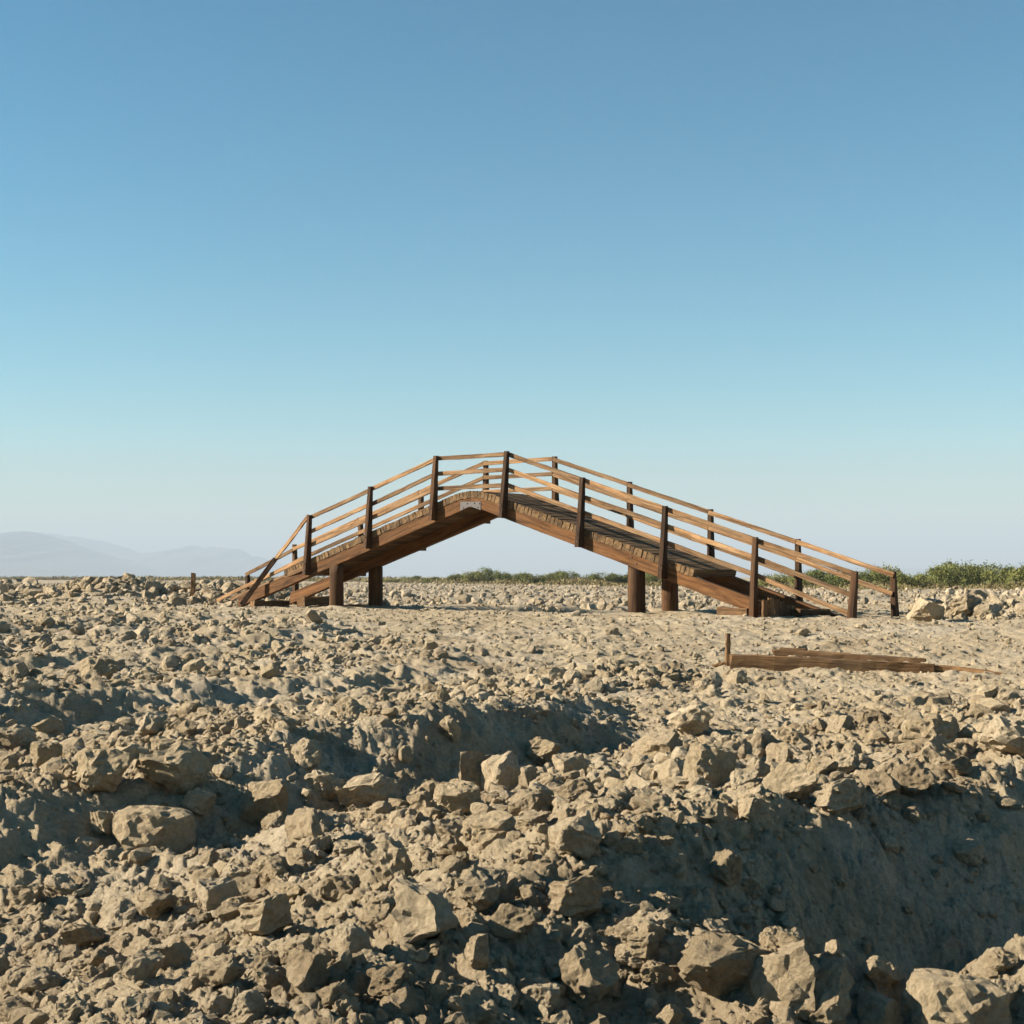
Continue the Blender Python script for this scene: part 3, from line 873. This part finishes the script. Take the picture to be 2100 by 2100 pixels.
# landmark clods: displayed-pixel centre x, foot y, width, height (photo at 1932 px), shape, spin, tilt, label, short name
LM = [
 (290, 1602, 140, 88, 'blocky', 20, 3, 'large flat-topped square mud block with a sheer front face, left foreground', 'flat-topped square block'),
 (338, 1512, 110, 76, 'angular', 60, 12, 'big sloping wedge-shaped clod just behind the flat-topped square block', 'big sloping wedge'),
 (190, 1508, 100, 82, 'angular', 140, 20, 'big pointed clod left of the sloping wedge with a dark hollow beside it', 'big pointed clod'),
 (195, 1578, 36, 62, 'rounded', 30, 70, 'narrow upright clod standing below the big pointed clod', 'narrow upright clod'),
 (375, 1560, 55, 48, 'angular', 200, 10, 'ribbed clod lying at the right of the flat-topped block and wedge', 'ribbed clod'),
 (500, 1566, 84, 78, 'angular', 80, 35, 'tall leaning wedge clod right of the ribbed clod', 'tall leaning wedge'),
 (580, 1602, 80, 62, 'angular', 300, 25, 'sharp-edged bright clod in front of the tall leaning wedge', 'sharp-edged bright clod'),
 (612, 1512, 74, 54, 'rounded', 10, 10, 'round knobbly clod above the sharp-edged bright clod', 'round knobbly clod'),
 (702, 1525, 104, 60, 'angular', 250, 10, 'broad rough clod right of the round knobbly clod', 'broad rough clod'),
 (895, 1500, 60, 74, 'angular', 40, 40, 'tilted slab of the central pair, leaning left', 'left slab of the central pair'),
 (945, 1500, 66, 78, 'blocky', 120, 25, 'squared slab of the central pair with a smooth lit face', 'right slab of the central pair'),
 (860, 1540, 80, 48, 'blocky', 210, 8, 'dark-faced low block below the central pair of slabs', 'dark-faced low block'),
 (860, 1590, 62, 50, 'angular', 330, 20, 'bright pyramid clod below the dark-faced low block', 'bright pyramid clod'),
 (1085, 1614, 88, 84, 'rounded', 70, 15, 'biggest round boulder-like clod in the middle of the rubble ridge', 'biggest round clod'),
 (930, 1592, 92, 60, 'rounded', 170, 5, 'broad rounded clod left of the biggest round clod', 'broad rounded clod'),
 (1000, 1565, 75, 36, 'flat', 190, 8, 'pale flat slab just behind the biggest round clod', 'pale flat slab'),
 (1060, 1512, 80, 38, 'flat', 340, 12, 'long smooth slab right of the central pair of slabs', 'long smooth slab'),
 (1078, 1470, 66, 44, 'angular', 20, 25, 'square-cornered lit clod behind the long smooth slab', 'square-cornered lit clod'),
 (1022, 1448, 60, 52, 'angular', 100, 20, 'peaked clod at the back of the central rubble', 'peaked clod'),
 (1245, 1445, 92, 56, 'angular', 90, 5, 'broad tent-shaped clod on the right half of the ridge', 'broad tent-shaped clod'),
 (1335, 1482, 78, 88, 'rounded', 200, 55, 'tall hunched clod right of the tent-shaped clod', 'tall hunched clod'),
 (1300, 1388, 74, 54, 'rounded', 130, 10, 'rounded clod at the back edge of the ridge, right of centre', 'rounded back-edge clod'),
 (1390, 1440, 66, 50, 'rounded', 30, 10, 'dark-sided round clod behind the tall hunched clod', 'dark-sided round clod'),
 (1588, 1386, 46, 40, 'angular', 250, 15, 'sharp little block on the back edge by the smooth track', 'sharp little back-edge block'),
 (1748, 1408, 104, 48, 'rounded', 15, 5, 'long low rounded clod near the right edge by the track', 'long low rounded clod'),
 (1910, 1440, 120, 76, 'flat', 25, 25, 'large tilted pale slab at the right edge of the photo', 'large tilted pale slab'),
 (1725, 1500, 70, 56, 'rounded', 85, 10, 'rounded clod on the trench rim below the long low clod', 'rounded rim clod'),
 (1495, 1512, 95, 62, 'angular', 160, 10, 'broad crumbly clod in the right of the rubble ridge', 'broad crumbly clod'),
 (1370, 1688, 58, 66, 'angular', 70, 40, 'clod perched on the shaded trench slope', 'perched trench clod'),
 (740, 1664, 74, 86, 'rounded', 10, 60, 'tall hooded clod in the middle foreground', 'tall hooded clod'),
 (790, 1790, 112, 92, 'angular', 290, 15, 'large craggy clod in the lower middle of the photo', 'large craggy clod'),
 (664, 1812, 62, 66, 'blocky', 120, 10, 'cube-like clod left of the large craggy clod', 'cube-like clod'),
 (910, 1712, 84, 62, 'rounded', 220, 15, 'smooth clod with a dark hollow on its right, lower middle', 'smooth clod by the hollow'),
 (905, 1852, 42, 66, 'angular', 40, 70, 'thin upright shard in the lower middle foreground', 'thin upright shard'),
 (968, 1795, 80, 62, 'angular', 180, 15, 'angular clod at the trench foot in the lower middle', 'trench-foot angular clod'),
 (1085, 1735, 96, 74, 'rounded', 60, 10, 'domed clod on the trench lip right of the smooth clod', 'domed trench-lip clod'),
 (1108, 1902, 96, 100, 'rounded', 140, 30, 'tall rough mound clod at the bottom centre', 'tall rough bottom clod'),
 (1240, 1880, 62, 48, 'rounded', 10, 10, 'small pale clod left of the large bottom boulder', 'small pale bottom clod'),
 (1348, 1912, 156, 96, 'angular', 30, 8, 'large pale boulder-like clod at the bottom with a shaded right end', 'large pale bottom boulder'),
 (1478, 1930, 130, 118, 'angular', 110, 40, 'large jagged clod with a horned top at the bottom right', 'large jagged horned clod'),
 (1562, 1950, 84, 100, 'rounded', 200, 60, 'shadowed upright clod right of the jagged horned clod', 'shadowed upright clod'),
 (1660, 1960, 74, 78, 'angular', 250, 35, 'small pointed clod between the two bottom-right boulders', 'small pointed bottom clod'),
 (1800, 1970, 178, 108, 'blocky', 12, 8, 'largest flat-topped boulder-like clod in the bottom right corner', 'bottom right boulder'),
 (412, 1722, 76, 56, 'angular', 30, 30, 'sharp bright clod on the lower left slope', 'sharp lower left clod'),
 (500, 1770, 90, 70, 'rounded', 90, 10, 'rough knobbly clod right of the sharp lower left clod', 'rough lower left clod'),
 (118, 1692, 58, 40, 'flat', 310, 30, 'elongated slab lying on the smooth left slope', 'elongated left slab'),
 (75, 1880, 80, 46, 'rounded', 20, 5, 'cracked rounded clod in the bottom left corner', 'cracked corner clod'),
 (150, 1795, 66, 42, 'rounded', 35, 8, 'low rounded clod in the middle of the smooth left slope', 'low left-slope clod'),
 (292, 1752, 62, 46, 'angular', 75, 15, 'small angular clod above the middle of the left slope', 'small left-slope clod'),
 (268, 1862, 70, 52, 'angular', 205, 12, 'squat angular clod near the bottom edge, left of centre', 'squat bottom clod'),
 (420, 1868, 78, 56, 'rounded', 115, 14, 'lumpy clod near the bottom edge below the rough lower left clod', 'lumpy bottom clod'),
 (578, 1872, 74, 56, 'angular', 265, 18, 'broken clod near the bottom edge below the cube-like clod', 'broken bottom clod'),
 (735, 1902, 70, 50, 'blocky', 155, 12, 'small blocky clod at the bottom edge under the craggy clod', 'small blocky bottom clod'),
 (30, 1418, 66, 46, 'angular', 60, 15, 'pale angular clod at the left edge', 'pale left-edge clod'),
 (86, 1446, 56, 44, 'blocky', 10, 5, 'square brown clod right of the pale left-edge clod', 'square brown clod'),
 (183, 1292, 70, 48, 'angular', 150, 15, 'largest pale clod on the upper left furrows', 'largest upper left clod'),
 (290, 1392, 50, 38, 'angular', 240, 15, 'pointed clod on the crest of the left furrow', 'pointed crest clod'),
 (852, 1402, 34, 46, 'blocky', 40, 60, 'small upright block on the shaded furrow slope', 'small upright slope block'),
 (592, 1182, 30, 22, 'angular', 30, 25, 'lone angular clod on the track in front of the left piles', 'lone track clod'),
 (1745, 1170, 52, 44, 'angular', 100, 15, 'pale boulder at the left end of the right-hand rubble bank', 'pale bank boulder'),
 (1230, 1540, 70, 54, 'angular', 330, 20, 'dark-faced angular clod right of the central ridge', 'dark-faced angular clod'),
 (1580, 1560, 88, 60, 'rounded', 60, 10, 'rough clod overhanging the shaded trench wall', 'overhanging rough clod'),
]
indiv = []          # (obj, px, py, shape) of every single clod
def place_clod(me, x, y, z, w, h, yaw, tilt, shape, name='mud_clod'):
    dm = dims(me)
    q = Matrix.Rotation(R(yaw), 4, 'Z') @ Matrix.Rotation(R(tilt), 4, 'Y')
    co = np.empty(len(me.vertices) * 3); me.vertices.foreach_get('co', co); co = co.reshape(-1, 3)
    rot = np.array(q.to_3x3())
    p = co @ rot.T
    ext = p.max(0) - p.min(0)
    s = w / ext[0]
    sz = min(max((h / ext[2]), s * 0.6), s * 1.5)
    o = bpy.data.objects.new(name, me)
    COL.objects.link(o)
    M = Matrix.Translation((x, y, z)) @ Matrix.Diagonal((s, s, sz, 1)) @ q
    o.matrix_world = M
    return o, -p.min(0)[2] * sz, ext[2] * sz
GROUP = 'dried mud clods strewn over the dug ground'
lm_list = []
K = 2100 / 1932.0
cnt = {s: 0 for s in SHAPES}
for (px, py, w, h, shp, yaw, tilt, lab, ref) in LM:
    px, py, w, h = px * K, py * K, w * K, h * K
    x, y, z = on_ground(px, min(py, 2160))
    sc = math.hypot(y, 0) / FPX
    me = big[shp][cnt[shp] % 4]; cnt[shp] += 1
    ww, hh = w * sc * 1.15, h * sc * 1.2
    y2 = y + ww * 0.35
    o, low, hz = place_clod(me, x, y2, 0, ww, hh, yaw, tilt, shp)
    gz = float(ground_z(x, y2, True)[0])
    gz = min(gz, z + 0.3 * hz)
    o.location = (x * y2 / y, y2, gz + low - 0.10 * hz)
    tag(o, lab, 'clod', GROUP)
    lm_list.append((px, py - h / 2, ref, o, ww))

# scattered clods: sampled sizes and density by place
def density(x, y, trk=0.0, soft=1.0):
    tr = track_mask(x, y)
    k, row, k1 = furrow(x, y)
    wall = sst(-0.1, 0.15, k) * (1 - sst(0.7, 1.1, k)) * (1 - sst(20, 26, y))
    d = 1.0 - 0.92 * soft * wall
    d = d * (1 - 0.93 * tr)
    lf = (1 - sst(5.5, 7.0, y)) * (1 - sst(-1.4, -0.4, x))
    d = d * (1 - 0.6 * lf)
    clump = 0.55 + 0.9 * perlin2(x * 0.9, y * 0.9, 81)
    d = d * np.clip(clump, 0.1, 1.4)
    u, v = to_uv(x, y)
    d = np.where(y > 25, d * 0.25 + (y > 39) * 0.9, d)
    heap = np.exp(-(((x - 1.25) / 0.8) ** 2 + ((y - 16.2) / 0.8) ** 2))
    d = np.maximum(d, heap * 1.6)
    d1 = np.abs((y - 41.5) + 0.10 * (x + 10)); d = np.where((x < -5.5) & (d1 < 3), 1.7, d)
    d2 = np.abs(y - 28.0 - 0.15 * (x - 9)); d = np.where((x > 7.8) & (d2 < 2.0), 1.6, d)
    d = np.maximum(d, trk * tr)
    # trench floor stays bare
    tf = sst(0.05, 0.35, k1) * sst(4.5, 4.8, y) * (1 - sst(10, 11, y))
    d = d * (1 - 0.86 * soft * tf)
    # keep the planks, piles and decks clear
    d = np.where((u > -8.2) & (u < 9.3) & (v > -0.5) & (v < 2.3) & (np.abs(u) > 3.5), d * 0.05, d)
    return d
def sample(n, r0, r1, pw, d0, d1, alpha, amax=25.0, trk=0.0, soft=1.0):
    r = (rng.rand(n) * (r1 ** pw - r0 ** pw) + r0 ** pw) ** (1 / pw)
    a = R(amax) * (rng.rand(n) * 2 - 1)
    x = r * np.sin(a); y = r * np.cos(a)
    keep = rng.rand(n) * 1.4 < density(x, y, trk, soft)
    x, y = x[keep], y[keep]
    q = rng.rand(len(x))
    d = (d0 ** -alpha + q * (d1 ** -alpha - d0 ** -alpha)) ** (-1 / alpha)
    return x, y, d
sets = [sample(42000, 3.4, 14, 1.5, 0.04, 0.22, 1.9, amax=40.0, soft=0.88),
        sample(110000, 3.3, 14, 1.4, 0.014, 0.06, 2.0, amax=40.0, trk=0.35, soft=0.6),
        sample(46000, 12, 40, 1.25, 0.06, 0.27, 1.9),
        sample(40000, 13, 46, 1.2, 0.03, 0.10, 2.0, trk=0.5, soft=0.6)]
def cluster(n, fx, fy, d0, d1, alpha):
    x = fx(rng.rand(n), rng.normal(size=n)); y = fy(x, rng.normal(size=n))
    d = (d0 ** -alpha + rng.rand(n) * (d1 ** -alpha - d0 ** -alpha)) ** (-1 / alpha)
    return x, y, d
sets.append(cluster(340, lambda u_, g: 1.2 + 0.55 * g, lambda x, g: 16.1 + 0.45 * g, 0.06, 0.26, 1.2))
sets.append(cluster(420, lambda u_, g: 8.0 + 3.4 * u_, lambda x, g: 28.0 + 0.15 * (x - 9) + 0.75 * g, 0.14, 0.55, 1.6))
sets.append(cluster(1500, lambda u_, g: -19 + 13.5 * u_, lambda x, g: 41.0 - 0.10 * (x + 10) + 1.2 * g, 0.14, 0.55, 1.7))
X = np.concatenate([s[0] for s in sets]); Y = np.concatenate([s[1] for s in sets]); D = np.concatenate([s[2] for s in sets])
D = np.minimum(D, 0.03 * np.hypot(X, Y) * rng.uniform(0.7, 1.0, len(D)))
Z = ground_z(X, Y, True)
# not inside a landmark clod or a timber
ok = np.ones(len(X), bool)
for (_, _, _, o, ww) in lm_list:
    dd = np.hypot(X - o.location.x, Y - o.location.y)
    ok &= ~((dd < 0.45 * ww + 0.35 * D) & (D > 0.025))
    # nothing of size right in front of it
    ok &= ~((dd < 1.0 * ww) & (Y < o.location.y) & (D > 0.45 * ww))
for (ax_, ay_, bx_, by_) in TIMBERS:
    t_ = np.clip(((X - ax_) * (bx_ - ax_) + (Y - ay_) * (by_ - ay_)) / ((bx_ - ax_) ** 2 + (by_ - ay_) ** 2), 0, 1)
    ds = np.hypot(X - ax_ - t_ * (bx_ - ax_), Y - ay_ - t_ * (by_ - ay_))
    ok &= ~((ds < 0.09 + 0.5 * D) | ((ds < 0.5) & (D > 0.07)))
X, Y, Z, D = X[ok], Y[ok], Z[ok], D[ok]
PX, PY, DP = project(X, Y, Z)
app = D / DP * FPX
inview = (PX > 5) & (PX < 2095) & (PY < 2090)
N_IND = 300 - len(LM)
order = np.argsort(-np.where(inview, app, 0))
top = order[:N_IND]
sel = np.zeros(len(X), bool); sel[top] = True
ORD = ['nearest', 'second nearest', 'third nearest', 'fourth nearest', 'fifth nearest', 'sixth nearest', 'seventh nearest', 'eighth nearest', 'ninth nearest', 'tenth nearest',
       'eleventh nearest', 'twelfth nearest', 'thirteenth nearest', 'fourteenth nearest', 'fifteenth nearest', 'sixteenth nearest', 'seventeenth nearest', 'eighteenth nearest', 'nineteenth nearest', 'twentieth nearest', 'twenty-first nearest', 'twenty-second nearest']
ass = {}
lmp = np.array([(a, b) for a, b, *_ in lm_list])
for i in top:
    shp = SHAPES[int(rng.choice(4, p=[0.42, 0.22, 0.26, 0.10]))]
    src = big if app[i] > 60 else medm
    me = src[shp][rng.randint(4)]
    w = D[i]
    yaw, tilt = rng.rand() * 360, rng.normal() * 22
    o, low, hz = place_clod(me, X[i], Y[i], 0, w, w * rng.uniform(0.55, 0.9), yaw, tilt, shp)
    o.location = (X[i], Y[i], Z[i] + low - hz * rng.uniform(0.2, 0.4))
    dd = np.hypot(lmp[:, 0] - PX[i], (lmp[:, 1] - PY[i]) * 1.3)
    j = int(np.argmin(dd))
    dx, dy = PX[i] - lmp[j, 0], PY[i] - lmp[j, 1]
    if abs(dx) > abs(dy): dr = 'right of' if dx > 0 else 'left of'
    else: dr = 'in front of' if dy > 0 else 'behind'
    ass.setdefault((j, dr), []).append((dd[j], o, shp))
for (j, dr), lst in ass.items():
    lst.sort(key=lambda t: t[0])
    for r_, (_, o, shp) in enumerate(lst):
        tag(o, '%s tan clod, %s one %s the %s' % (shp, ORD[min(r_, 21)], dr, lm_list[j][2]), 'clod', GROUP)

# the rest: countless small clods, instanced
src_col = bpy.data.collections.new('clod_shapes')
small_src = []
for s in SHAPES:
    for i in range(4):
        so = bpy.data.objects.new('clod_shape', clod_mesh('clod_s_' + s, 1700 + 13 * i + 5 * SHAPES.index(s), 3 if i < 2 else 2, s))
        src_col.objects.link(so); small_src.append(so)
def scatter(name, x, y, z, d, label):
    n = len(x)
    me = bpy.data.meshes.new(name)
    me.vertices.add(n)
    me.vertices.foreach_set('co', np.stack([x, y, z + d * rng.uniform(-0.06, 0.16, n)], 1).astype(np.float32).ravel())
    a = me.attributes.new('iscale', 'FLOAT_VECTOR', 'POINT')
    a.data.foreach_set('vector', (d[:, None] * np.stack([np.ones(n), rng.uniform(0.8, 1.1, n), rng.uniform(0.75, 1.15, n)], 1)).astype(np.float32).ravel())
    a = me.attributes.new('irot', 'FLOAT_VECTOR', 'POINT')
    a.data.foreach_set('vector', np.stack([rng.normal(0, 0.4, n), rng.normal(0, 0.4, n), rng.rand(n) * 6.283], 1).astype(np.float32).ravel())
    a = me.attributes.new('iidx', 'INT', 'POINT')
    a.data.foreach_set('value', rng.randint(0, 16, n).astype(np.int32))
    o = link_mesh(name, me, None)
    ng = bpy.data.node_groups.new(name, 'GeometryNodeTree')
    ng.interface.new_socket('Geometry', in_out='INPUT', socket_type='NodeSocketGeometry')
    ng.interface.new_socket('Geometry', in_out='OUTPUT', socket_type='NodeSocketGeometry')
    gi = ng.nodes.new('NodeGroupInput'); go = ng.nodes.new('NodeGroupOutput')
    ci = ng.nodes.new('GeometryNodeCollectionInfo'); ci.inputs['Collection'].default_value = src_col
    ci.inputs['Separate Children'].default_value = True; ci.inputs['Reset Children'].default_value = True
    ip = ng.nodes.new('GeometryNodeInstanceOnPoints'); ip.inputs['Pick Instance'].default_value = True
    def att(nm, t):
        q = ng.nodes.new('GeometryNodeInputNamedAttribute'); q.data_type = t; q.inputs['Name'].default_value = nm
        return q.outputs['Attribute']
    e2r = ng.nodes.new('FunctionNodeEulerToRotation')
    ng.links.new(att('irot', 'FLOAT_VECTOR'), e2r.inputs[0])
    L = ng.links.new
    L(gi.outputs[0], ip.inputs['Points']); L(ci.outputs[0], ip.inputs['Instance'])
    L(e2r.outputs[0], ip.inputs['Rotation']); L(att('iscale', 'FLOAT_VECTOR'), ip.inputs['Scale']); L(att('iidx', 'INT'), ip.inputs['Instance Index'])
    L(ip.outputs[0], go.inputs[0])
    md = o.modifiers.new('scatter', 'NODES'); md.node_group = ng
    tag(o, label, 'clods', None, 'stuff')
    return o
rest = ~sel
scatter('small_clods', X[rest], Y[rest], Z[rest], D[rest], 'countless small tan mud clods and crumbs covering the dug ground')
fx, fy, fd = sample(34000, 46, 330, 0.75, 0.16, 0.75, 2.0)
fz = ground_z(fx, fy, True)
scatter('field_rubble', fx, fy, fz, fd, 'wide field of broken pale mud clods behind the bridge')

# ------------------------------------------------------------------ shrubs
def crown_mesh(name, seed, rx, rz, nleaf, mat):
    rs = np.random.RandomState(seed)
    nb = 9
    c = np.stack([rs.uniform(-0.75, 0.75, nb) * rx, rs.uniform(-0.6, 0.6, nb) * rx, rs.uniform(0.25, 0.78, nb) * rz], 1)
    rad = rs.uniform(0.25, 0.48, nb) * min(rx, rz)
    idx = rs.randint(0, nb, nleaf)
    dirs = rs.normal(size=(nleaf, 3)); dirs /= np.linalg.norm(dirs, axis=1)[:, None]
    p = c[idx] + dirs * (rad[idx] * rs.uniform(0.35, 1.12, nleaf) ** 0.6)[:, None]
    p[:, 2] = np.abs(p[:, 2])
    # upright sprays on top
    ns = nleaf // 8
    p[:ns, 2] += rs.uniform(0, 0.22, ns) * rz
    s = rs.uniform(0.035, 0.085, nleaf)
    a = rs.normal(size=(nleaf, 3)); a /= np.linalg.norm(a, axis=1)[:, None]
    b2 = np.cross(a, rs.normal(size=(nleaf, 3))); b2 /= np.linalg.norm(b2, axis=1)[:, None]
    a[:, 2] += 0.5
    v = np.stack([p - a * s[:, None], p + b2 * s[:, None] * 0.5, p + a * s[:, None] * 1.2, p - b2 * s[:, None] * 0.5], 1).reshape(-1, 3)
    me = np_mesh(name, v, np.arange(nleaf * 4), np.full(nleaf, 4), smooth=False)
    me.materials.append(mat)
    return me
def stems_mesh(name, seed, rx, rz):
    rs = np.random.RandomState(seed)
    bm = bmesh.new()
    for i in range(9):
        a = rs.rand() * 6.28; out = rs.uniform(0.2, 0.8) * rx; hgt = rs.uniform(0.5, 0.9) * rz
        pts = [Vector((0.1 * math.cos(a), 0.1 * math.sin(a), -0.2)), Vector((out * 0.4 * math.cos(a), out * 0.4 * math.sin(a), hgt * 0.5)), Vector((out * math.cos(a), out * math.sin(a), hgt))]
        prev = None
        for q, (pp, r_) in enumerate(zip(pts, (0.05, 0.03, 0.012))):
            ring = [bm.verts.new(pp + Vector((r_ * math.cos(t), r_ * math.sin(t), 0))) for t in (0, 1.57, 3.14, 4.71)]
            if prev:
                for t in range(4): bm.faces.new((prev[t], prev[(t + 1) % 4], ring[(t + 1) % 4], ring[t]))
            prev = ring
    me = bpy.data.meshes.new(name); bm.to_mesh(me); bm.free(); me.materials.append(MAT_TWIG)
    return me
crowns = [crown_mesh('crown', 2000 + i, 1.7, 1.9, 5200, MAT_LEAF) for i in range(6)]
stems = [stems_mesh('stems', 2100 + i, 1.5, 1.7) for i in range(3)]
def shrub(px, base_py, hpx, wpx, seed, label, group):
    d = CAMZ * FPX / (base_py - 1183.0)
    x = (px - 1050) / FPX * d
    hgt = hpx / FPX * d * random.uniform(0.82, 1.18); wid = wpx / FPX * d * random.uniform(0.85, 1.2)
    z = float(ground_z(x, d)[0])
    e = empty('shrub', (x, d, z))
    sc = Matrix.Diagonal((wid / 3.6, wid / 3.6, hgt / 1.9, 1))
    rot = Matrix.Rotation(random.random() * 6.28, 4, 'Z')
    M = Matrix.Translation((x, d, z)) @ sc @ rot
    link_mesh('trunk', stems[seed % 3], None, e, M)
    link_mesh('crown', crowns[seed % 6], None, e, M)
    tag(e, label, 'shrub', group)
# bush line: base row of the photograph from right to left
def base_row(px):
    return np.interp(px, [700, 800, 1000, 1200, 1400, 1600, 1800, 2000, 2100], [1193, 1195, 1198.5, 1201, 1205, 1208, 1210, 1211.5, 1212])
ordw = ['first', 'second', 'third', 'fourth', 'fifth', 'sixth', 'seventh', 'eighth', 'ninth', 'tenth', 'eleventh', 'twelfth', 'thirteenth', 'fourteenth', 'fifteenth', 'sixteenth', 'seventeenth', 'eighteenth', 'nineteenth', 'twentieth', 'twenty-first', 'twenty-second', 'twenty-third', 'twenty-fourth']
right = [(2085, 44, 90), (2040, 48, 75), (1992, 44, 80), (1955, 46, 60), (1920, 42, 70), (1890, 38, 60), (1862, 34, 50), (1815, 42, 62), (1777, 46, 42), (1745, 30, 60), (1700, 40, 70), (1660, 36, 60), (1630, 34, 50), (1590, 33, 60)]
for i, (px, h, w) in enumerate(right):
    shrub(px, float(base_row(px)) - 1.2 * (i % 3), h * 0.98, w * 1.6, i, 'green shrub in the bush line right of the bridge, %s from the right edge' % ordw[i], 'green shrubs right of the bridge')
mid = [(1385, 24, 50), (1350, 27, 48), (1320, 25, 40), (1285, 22, 46), (1250, 24, 44), (1215, 20, 40), (1165, 28, 40), (1130, 22, 46), (1095, 20, 40), (1060, 24, 40), (1030, 22, 40), (1000, 25, 40), (970, 22, 44), (930, 16, 40), (890, 14, 40), (850, 11, 40), (815, 9, 40)]
for i, (px, h, w) in enumerate(mid):
    shrub(px, float(base_row(px)) - 0.8 * (i % 2), h * 1.1, w * 1.6, i + 3, 'small distant shrub seen under the bridge, %s from the right pile' % ordw[i], 'distant shrubs under the bridge')
# dry scrub and low ground cover along the edge of the field
nv = 26000
pxs = rng.rand(nv) * 2500 - 200
yb = np.interp(pxs, [-200, 0, 300, 500, 700, 800, 1000, 1200, 1400, 1600, 1800, 2100, 2300], [1188.5, 1189, 1190, 1191, 1193, 1195, 1199, 1202, 1206, 1209, 1211, 1213, 1213.5])
yb = yb - rng.rand(nv) ** 1.5 * np.interp(pxs, [0, 700, 2100], [1.5, 3, 7])
dd = CAMZ * FPX / (yb - 1183.0)
sx_ = (pxs - 1050) / FPX * dd
nz = 0.5 + 0.8 * perlin2(sx_ * 0.12, dd * 0.05, 91) + 0.5 * perlin2(sx_ * 0.5, dd * 0.1, 92)
hh = np.clip(nz, 0.12, 1.3) * np.interp(pxs, [0, 600, 1000, 2100], [1.9, 1.6, 1.1, 0.8])
m_ = 5
px_ = np.repeat(sx_, m_) + rng.normal(0, 0.5, nv * m_) * np.repeat(np.clip(dd / 200, 0.7, 3), m_)
py_ = np.repeat(dd, m_) + rng.normal(0, 0.5, nv * m_)
pz_ = rng.rand(nv * m_) * np.repeat(hh, m_) + np.repeat(ground_z(sx_, dd), m_)
p = np.stack([px_, py_, pz_], 1)
s = rng.uniform(0.06, 0.16, len(p)) * np.repeat(np.clip(dd / 180, 0.8, 3.0), m_)
a = rng.normal(size=p.shape); a /= np.linalg.norm(a, axis=1)[:, None]; a[:, 2] += 0.6
b2 = np.cross(a, rng.normal(size=p.shape)); b2 /= np.linalg.norm(b2, axis=1)[:, None]
v = np.stack([p - a * s[:, None], p + b2 * s[:, None] * 0.5, p + a * s[:, None], p - b2 * s[:, None] * 0.5], 1).reshape(-1, 3)
me = np_mesh('dry_scrub', v, np.arange(len(v)), np.full(len(p), 4), smooth=False)
tag(link_mesh('dry_scrub', me, MAT_DRY), 'low dry brown scrub along the far edge of the field', 'scrub', None, 'stuff')

# ------------------------------------------------------------------ haze: even air between here and the mountains
HZD = 0.00012
m = bpy.data.materials.new('haze_air'); m.use_nodes = True
nt = m.node_tree
for n in list(nt.nodes): nt.nodes.remove(n)
out = nt.nodes.new('ShaderNodeOutputMaterial')
pv = nt.nodes.new('ShaderNodeVolumePrincipled')
pv.inputs['Color'].default_value = (0.515, 0.61, 0.725, 1)
pv.inputs['Density'].default_value = HZD
pv.inputs['Anisotropy'].default_value = 0.0
nt.links.new(pv.outputs[0], out.inputs['Volume'])
bm = bmesh.new()
bmesh.ops.create_cube(bm, size=1.0)
me = bpy.data.meshes.new('haze'); bm.to_mesh(me); bm.free()
hz = link_mesh('haze', me, m)
zlo, zhi = -4.0, 760.0
hz.scale = (62000, 62000, zhi - zlo)
hz.location = (0, 0, (zhi + zlo) / 2)
hz['kind'] = 'stuff'
hz['label'] = 'thin pale blue haze over the whole plain'
